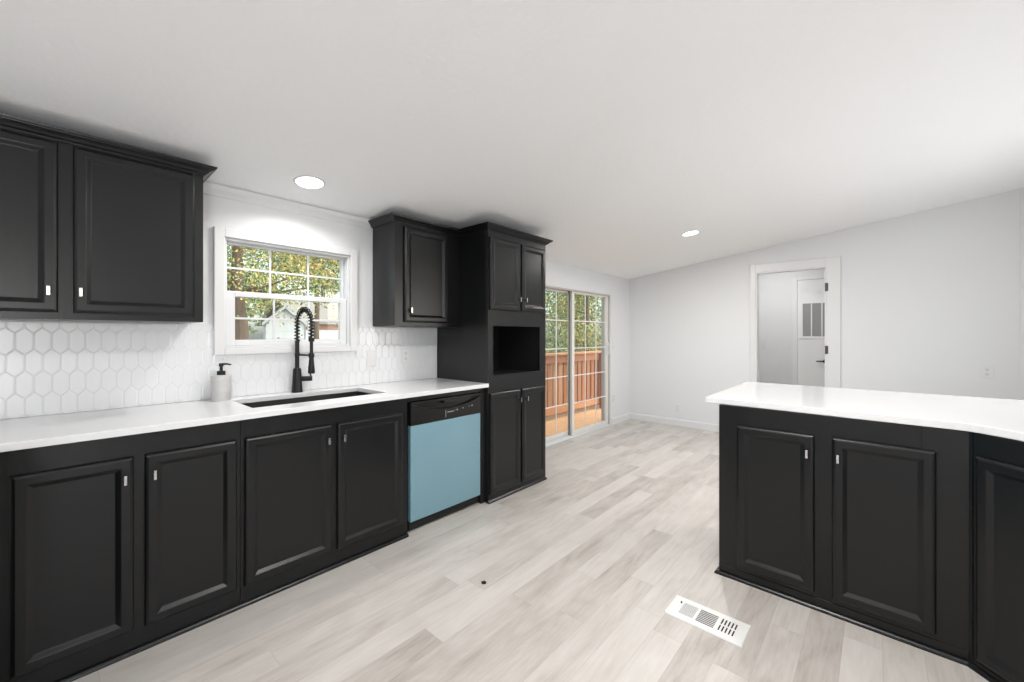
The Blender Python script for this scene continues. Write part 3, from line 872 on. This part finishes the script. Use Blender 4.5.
def recessed(x, y, label, key, z=None, tl=tilt):
    zc = CEIL(x) if z is None else z
    r = empty('recessed_light', (x, y, zc), label=label, cat='ceiling light', group='recessed ceiling lights')
    r.rotation_euler = (0, -tl, 0); r.matrix_basis = Matrix.Translation((x, y, zc)) @ Matrix.Rotation(-tl, 4, 'Y')
    b = NB(); seg = 40; prof = [(.071, -.0004), (.072, -.006), (.078, -.0065), (.083, -.003), (.084, -.0004)]
    rings = [[b.verts.new((q * math.cos(2 * math.pi * k / seg), q * math.sin(2 * math.pi * k / seg), zz)) for k in range(seg)] for q, zz in prof]
    for p_, q_ in zip(rings, rings[1:]):
        for k in range(seg): b.faces.new([p_[k], p_[(k + 1) % seg], q_[(k + 1) % seg], q_[k]])
    mesh('trim_ring', b, 'trim', r, local=True, smooth=True)
    b = NB(); bmesh.ops.create_circle(b, cap_ends=True, segments=40, radius=.0715, matrix=Matrix.Translation((0, 0, -.0045)))
    tag(mesh('diffuser', b, 'lens', r, local=True), 'glowing white diffuser')
    l = bpy.data.lights.new('lamp', 'AREA'); l.shape = 'DISK'; l.size = .13; l.spread = R(150 if key == 'sink' else 180); l.energy = LAMP[key]; l.color = (1, .982, .958)
    o = bpy.data.objects.new('lamp', l); COL.objects.link(o); o.parent = r; o.location = (0, 0, -.008)
    return r


recessed(.336, .98, 'recessed ceiling light over the sink window', 'sink')
recessed(1.398, 4.23, 'recessed ceiling light in the dining end before the sliding door', 'dining')
recessed(2.350, 1.335, 'recessed ceiling light at the top edge over the kitchen floor', 'kitchen')
# the hall's own ceiling lamp, out of sight above the doorway head
hl = bpy.data.lights.new('hall_lamp', 'AREA'); hl.shape = 'DISK'; hl.size = .13; hl.energy = LAMP['hall']; hl.color = (1, .982, .958)
ho = bpy.data.objects.new('hall_lamp', hl); COL.objects.link(ho); ho.location = (1.75, 6.2, 2.35)

# ------------------------------------------------------------------ outside
b = NB(); box(b, -70, -.14, -40, 70, -1.1, -.9); structure('ground', b, 'soil')

dk = empty('deck', (-.7, 5, -.12), label='cedar plank deck outside the sliding door', cat='deck')
b = NB()
x = -1.35
while x < -.30:
    box(b, x, x + .134, 2.6, 9.2, -.155, -.12); x += .140
mesh('deck_boards', b, 'deck', dk, bevel=.003)
for y in (2.8, 4.4, 6.0, 7.6, 9.1):
    b = NB(); box(b, -1.34, -.23, y - .02, y + .02, -.33, -.156); mesh('joist', b, 'cedar', dk)
for y in (2.8, 6.0, 9.1):
    b = NB(); box(b, -1.33, -1.24, y - .045, y + .045, -.9, -.331); mesh('post', b, 'cedar', dk)

rl = empty('deck_railing', (-1.17, 5, -.12), label='cedar deck railing of vertical boards seen through the sliding door', cat='railing')
RX = -1.17
b = NB(); box(b, RX - .08, RX + .075, 2.6, 9.2, .925, .962); mesh('cap_rail', b, 'cedar2', rl, bevel=.004)
b = NB(); box(b, RX, RX + .038, 2.6, 9.2, .80, .922); mesh('upper_rail', b, 'cedar', rl, bevel=.003)
b = NB(); box(b, RX, RX + .038, 2.6, 9.2, -.03, .085); mesh('lower_rail', b, 'cedar2', rl, bevel=.003)
y = 2.64
while y < 9.15:
    wd = .098 + rnd.uniform(-.004, .004)
    b = NB(); box(b, RX - .030, RX - .001, y, y + wd, -.06 + rnd.uniform(-.01, .01), .921)
    mesh('baluster', b, rnd.choice(['cedar', 'cedar', 'cedar2']), rl, bevel=.002, seg=1)
    y += .148 + rnd.uniform(-.006, .006)
for y in (2.65, 4.75, 6.9, 9.1):
    b = NB(); box(b, RX + .039, RX + .125, y - .043, y + .043, -.119, .9245); mesh('post', b, 'cedar', rl, bevel=.003)

# neighbouring buildings
def gable(name, cx, cy, w, d, zg, ze, zp, label, wallm, roofm, ridge='x', over=.25, band=None, turn=0):
    r = empty(name, (cx, cy, zg), label=label, cat='shed' if 'shed' in name else 'house')
    b = NB()
    # siding in lap courses
    n = max(4, int((ze - zg) / .22)); hh = (ze - zg) / n
    for i in range(n):
        e = .018
        z0, z1 = zg + hh * i, zg + hh * (i + 1)
        vs = [b.verts.new((cx + sx_ * (w / 2 + o), cy + sy_ * (d / 2 + o), z)) for z, o in ((z0, e), (z1, 0)) for sx_, sy_ in ((-1, -1), (1, -1), (1, 1), (-1, 1))]
        for k in range(4): b.faces.new([vs[k], vs[(k + 1) % 4], vs[4 + (k + 1) % 4], vs[4 + k]])
        b.faces.new(vs[:4][::-1]); b.faces.new(vs[4:])
    # gable triangles
    if ridge == 'x':
        for sx_ in (-1, 1):
            t = [(cx + sx_ * w / 2, cy - d / 2, ze), (cx + sx_ * w / 2, cy + d / 2, ze), (cx + sx_ * w / 2, cy, zp)]
            vs = [b.verts.new(p) for p in t] + [b.verts.new((p[0] - sx_ * .1, p[1], p[2])) for p in t]
            b.faces.new(vs[:3]); b.faces.new(vs[3:])
            for k in range(3): b.faces.new([vs[k], vs[(k + 1) % 3], vs[3 + (k + 1) % 3], vs[3 + k]])
    else:
        for sy_ in (-1, 1):
            t = [(cx - w / 2, cy + sy_ * d / 2, ze), (cx + w / 2, cy + sy_ * d / 2, ze), (cx, cy + sy_ * d / 2, zp)]
            vs = [b.verts.new(p) for p in t] + [b.verts.new((p[0], p[1] - sy_ * .1, p[2])) for p in t]
            b.faces.new(vs[:3]); b.faces.new(vs[3:])
            for k in range(3): b.faces.new([vs[k], vs[(k + 1) % 3], vs[3 + (k + 1) % 3], vs[3 + k]])
    mesh('wall', b, wallm, r)
    b = NB(); t = .10
    half = (d if ridge == 'x' else w) / 2; sl_r = (zp - ze) / half; ov = over
    for s in (-1, 1):
        e0 = half + ov; zl = ze - sl_r * ov
        if ridge == 'x':
            q = [(cx - w / 2 - ov, cy, zp), (cx + w / 2 + ov, cy, zp), (cx + w / 2 + ov, cy + s * e0, zl), (cx - w / 2 - ov, cy + s * e0, zl)]
        else:
            q = [(cx, cy - d / 2 - ov, zp), (cx, cy + d / 2 + ov, zp), (cx + s * e0, cy + d / 2 + ov, zl), (cx + s * e0, cy - d / 2 - ov, zl)]
        vs = [b.verts.new((p[0], p[1], p[2] + .02)) for p in q] + [b.verts.new((p[0], p[1], p[2] + t + .02)) for p in q]
        for f in [(0, 1, 2, 3), (7, 6, 5, 4), (0, 4, 5, 1), (1, 5, 6, 2), (2, 6, 7, 3), (3, 7, 4, 0)]: b.faces.new([vs[i] for i in f])
    mesh('roof', b, roofm, r)
    if band:
        b = NB(); box(b, cx + w / 2 + .02, cx + w / 2 + .06, cy - d / 2, cy + d / 2, ze - band, ze - .02); mesh('fascia', b, 'brick', r)
    r.rotation_euler.z = R(turn)
    return r


gable('garden_shed', -12.1, 5.15, 2.4, 1.02, -.9, 1.62, 2.07, 'white gabled shed in the yard seen through the kitchen window', 'siding', 'roofw', 'x', over=.10, turn=-19)
gable('neighbor_house', -17.6, 8.9, 5.2, 3.9, -.9, 1.80, 2.75, 'pale neighbour house with a beige shingle roof beyond the yard', 'siding', 'roof', 'y', band=.30)


def tree(loc, h, spread, trunk_r, leaves, mix, label, name='leafy_tree', low=.35, lsize=.13, lean=(0, 0), trunk_only_to=None, cat='tree'):
    r = empty(name, loc, label=label, cat=cat, group='trees and shrubs outside')
    b = NB(); base = Vector(loc)
    top = base + Vector((lean[0], lean[1], h * .8))
    pts = []; rs = []
    for k in range(9):
        t = k / 8
        pts.append(base.lerp(top, t) + Vector((rnd.uniform(-.06, .06), rnd.uniform(-.06, .06), 0)) * (1 if k else 0)); rs.append(trunk_r * (1.25 - t * 1.05) if k else trunk_r * 1.5)
    tube(b, pts, rs, 10)
    tips = []
    for k in range(14):
        t = rnd.uniform(low, .95); p0 = base.lerp(top, t); a = rnd.uniform(0, 2 * math.pi); ln = spread * rnd.uniform(.45, .95) * (1.15 - .5 * t)
        p2 = p0 + Vector((math.cos(a) * ln, math.sin(a) * ln, rnd.uniform(.05, .5) * ln)); p1 = p0.lerp(p2, .5) + Vector((0, 0, -.06 * ln))
        tube(b, [p0, p1, p2], [trunk_r * .35 * (1.2 - t), trunk_r * .22 * (1.2 - t), trunk_r * .08], 6, cap=False); tips += [p1, p2, p0.lerp(p2, .75)]
    mesh('trunk', b, 'bark', r, smooth=True)
    b = NB()
    tips += [top + Vector((rnd.uniform(-1, 1) * spread * .4, rnd.uniform(-1, 1) * spread * .4, rnd.uniform(0, h * .2))) for _ in range(8)]
    for k in range(leaves):
        c = rnd.choice(tips); sg = spread * .24
        p = c + Vector((rnd.gauss(0, sg), rnd.gauss(0, sg), rnd.gauss(0, sg * .75)))
        d = Vector((rnd.gauss(0, 1), rnd.gauss(0, 1), rnd.gauss(0, .8))).normalized(); e = d.orthogonal().normalized(); e.rotate(Matrix.Rotation(rnd.uniform(0, 6.28), 3, d))
        s_ = lsize * rnd.uniform(.6, 1.35); g = d.cross(e)
        vs = [b.verts.new(p + e * s_), b.verts.new(p + g * s_ * .55 + d * s_ * .12), b.verts.new(p - e * s_), b.verts.new(p - g * s_ * .55 + d * s_ * .12)]
        b.faces.new(vs).material_index = rnd.choices(range(len(mix)), [m_[1] for m_ in mix])[0]
    mesh('foliage', b, [m_[0] for m_ in mix], r)
    return r


G = [('leaf1', 4), ('leaf2', 3), ('leaf4', 2), ('leaf5', 2)]
YL = [('leaf3', 5), ('leaf2', 3), ('leaf1', 2)]
GY = [('leaf1', 3), ('leaf2', 4), ('leaf3', 3), ('leaf5', 1)]
# seen through the kitchen window
tree((-7.0, 2.50, -.9), 7.6, 1.7, .17, 9000, [('leaf1', 4), ('leaf4', 3), ('leaf2', 3), ('leaf3', 3)], 'thick-trunked tree with yellowing leaves at the left of the kitchen window', low=.47, lsize=.034)
tree((-9.4, 5.05, -.9), 7.6, 1.5, .09, 9000, YL, 'yellow autumn tree standing right of the white shed', low=.58, lsize=.038)
tree((-25.5, 12.2, -.9), 11.0, 2.5, .2, 9000, G, 'broad green tree behind the neighbour house', low=.25, lsize=.10)
tree((-16.6, 4.3, -.9), 9.0, 1.6, .2, 9000, G, 'tall loose green tree behind the white shed', low=.18, lsize=.075)
tree((-20, -.2, -.9), 9.0, 2.6, .2, 6000, G, 'far green tree at the yard edge left of the shed', low=.1, lsize=.10)
tree((-13.0, 1.9, -.9), 4.2, .9, .08, 5000, [('leaf1', 3), ('leaf3', 2), ('brick', 2)], 'low reddish shrub-like tree left of the white shed', low=.08, lsize=.05)
tree((-33.0, 11.4, -.9), 15.0, 3.2, .25, 9000, [('leaf2', 3), ('leaf3', 2), ('leaf1', 3), ('leaf5', 2)], 'tallest tree far behind the shed and the neighbour house', low=.25, lsize=.13)
# seen through the sliding door
tree((-3.9, 7.8, -.9), 6.0, 1.15, .10, 8000, G, 'green tree close behind the railing, left of the sliding panel', low=.15, lsize=.038)
tree((-4.3, 11.6, -.9), 6.5, 1.25, .11, 10000, GY, 'tree with yellow-green leaves behind the middle of the railing', low=.12, lsize=.042)
tree((-8.4, 12.2, -.9), 8.5, 1.9, .16, 9000, [('leaf5', 5), ('leaf4', 2), ('leaf1', 2)], 'tall grey-green tree farther back beyond the deck', low=.12, lsize=.065)
tree((-8.8, 18.2, -.9), 8.5, 2.3, .16, 10000, G, 'tall green tree farthest down the yard past the deck', low=.1, lsize=.08)
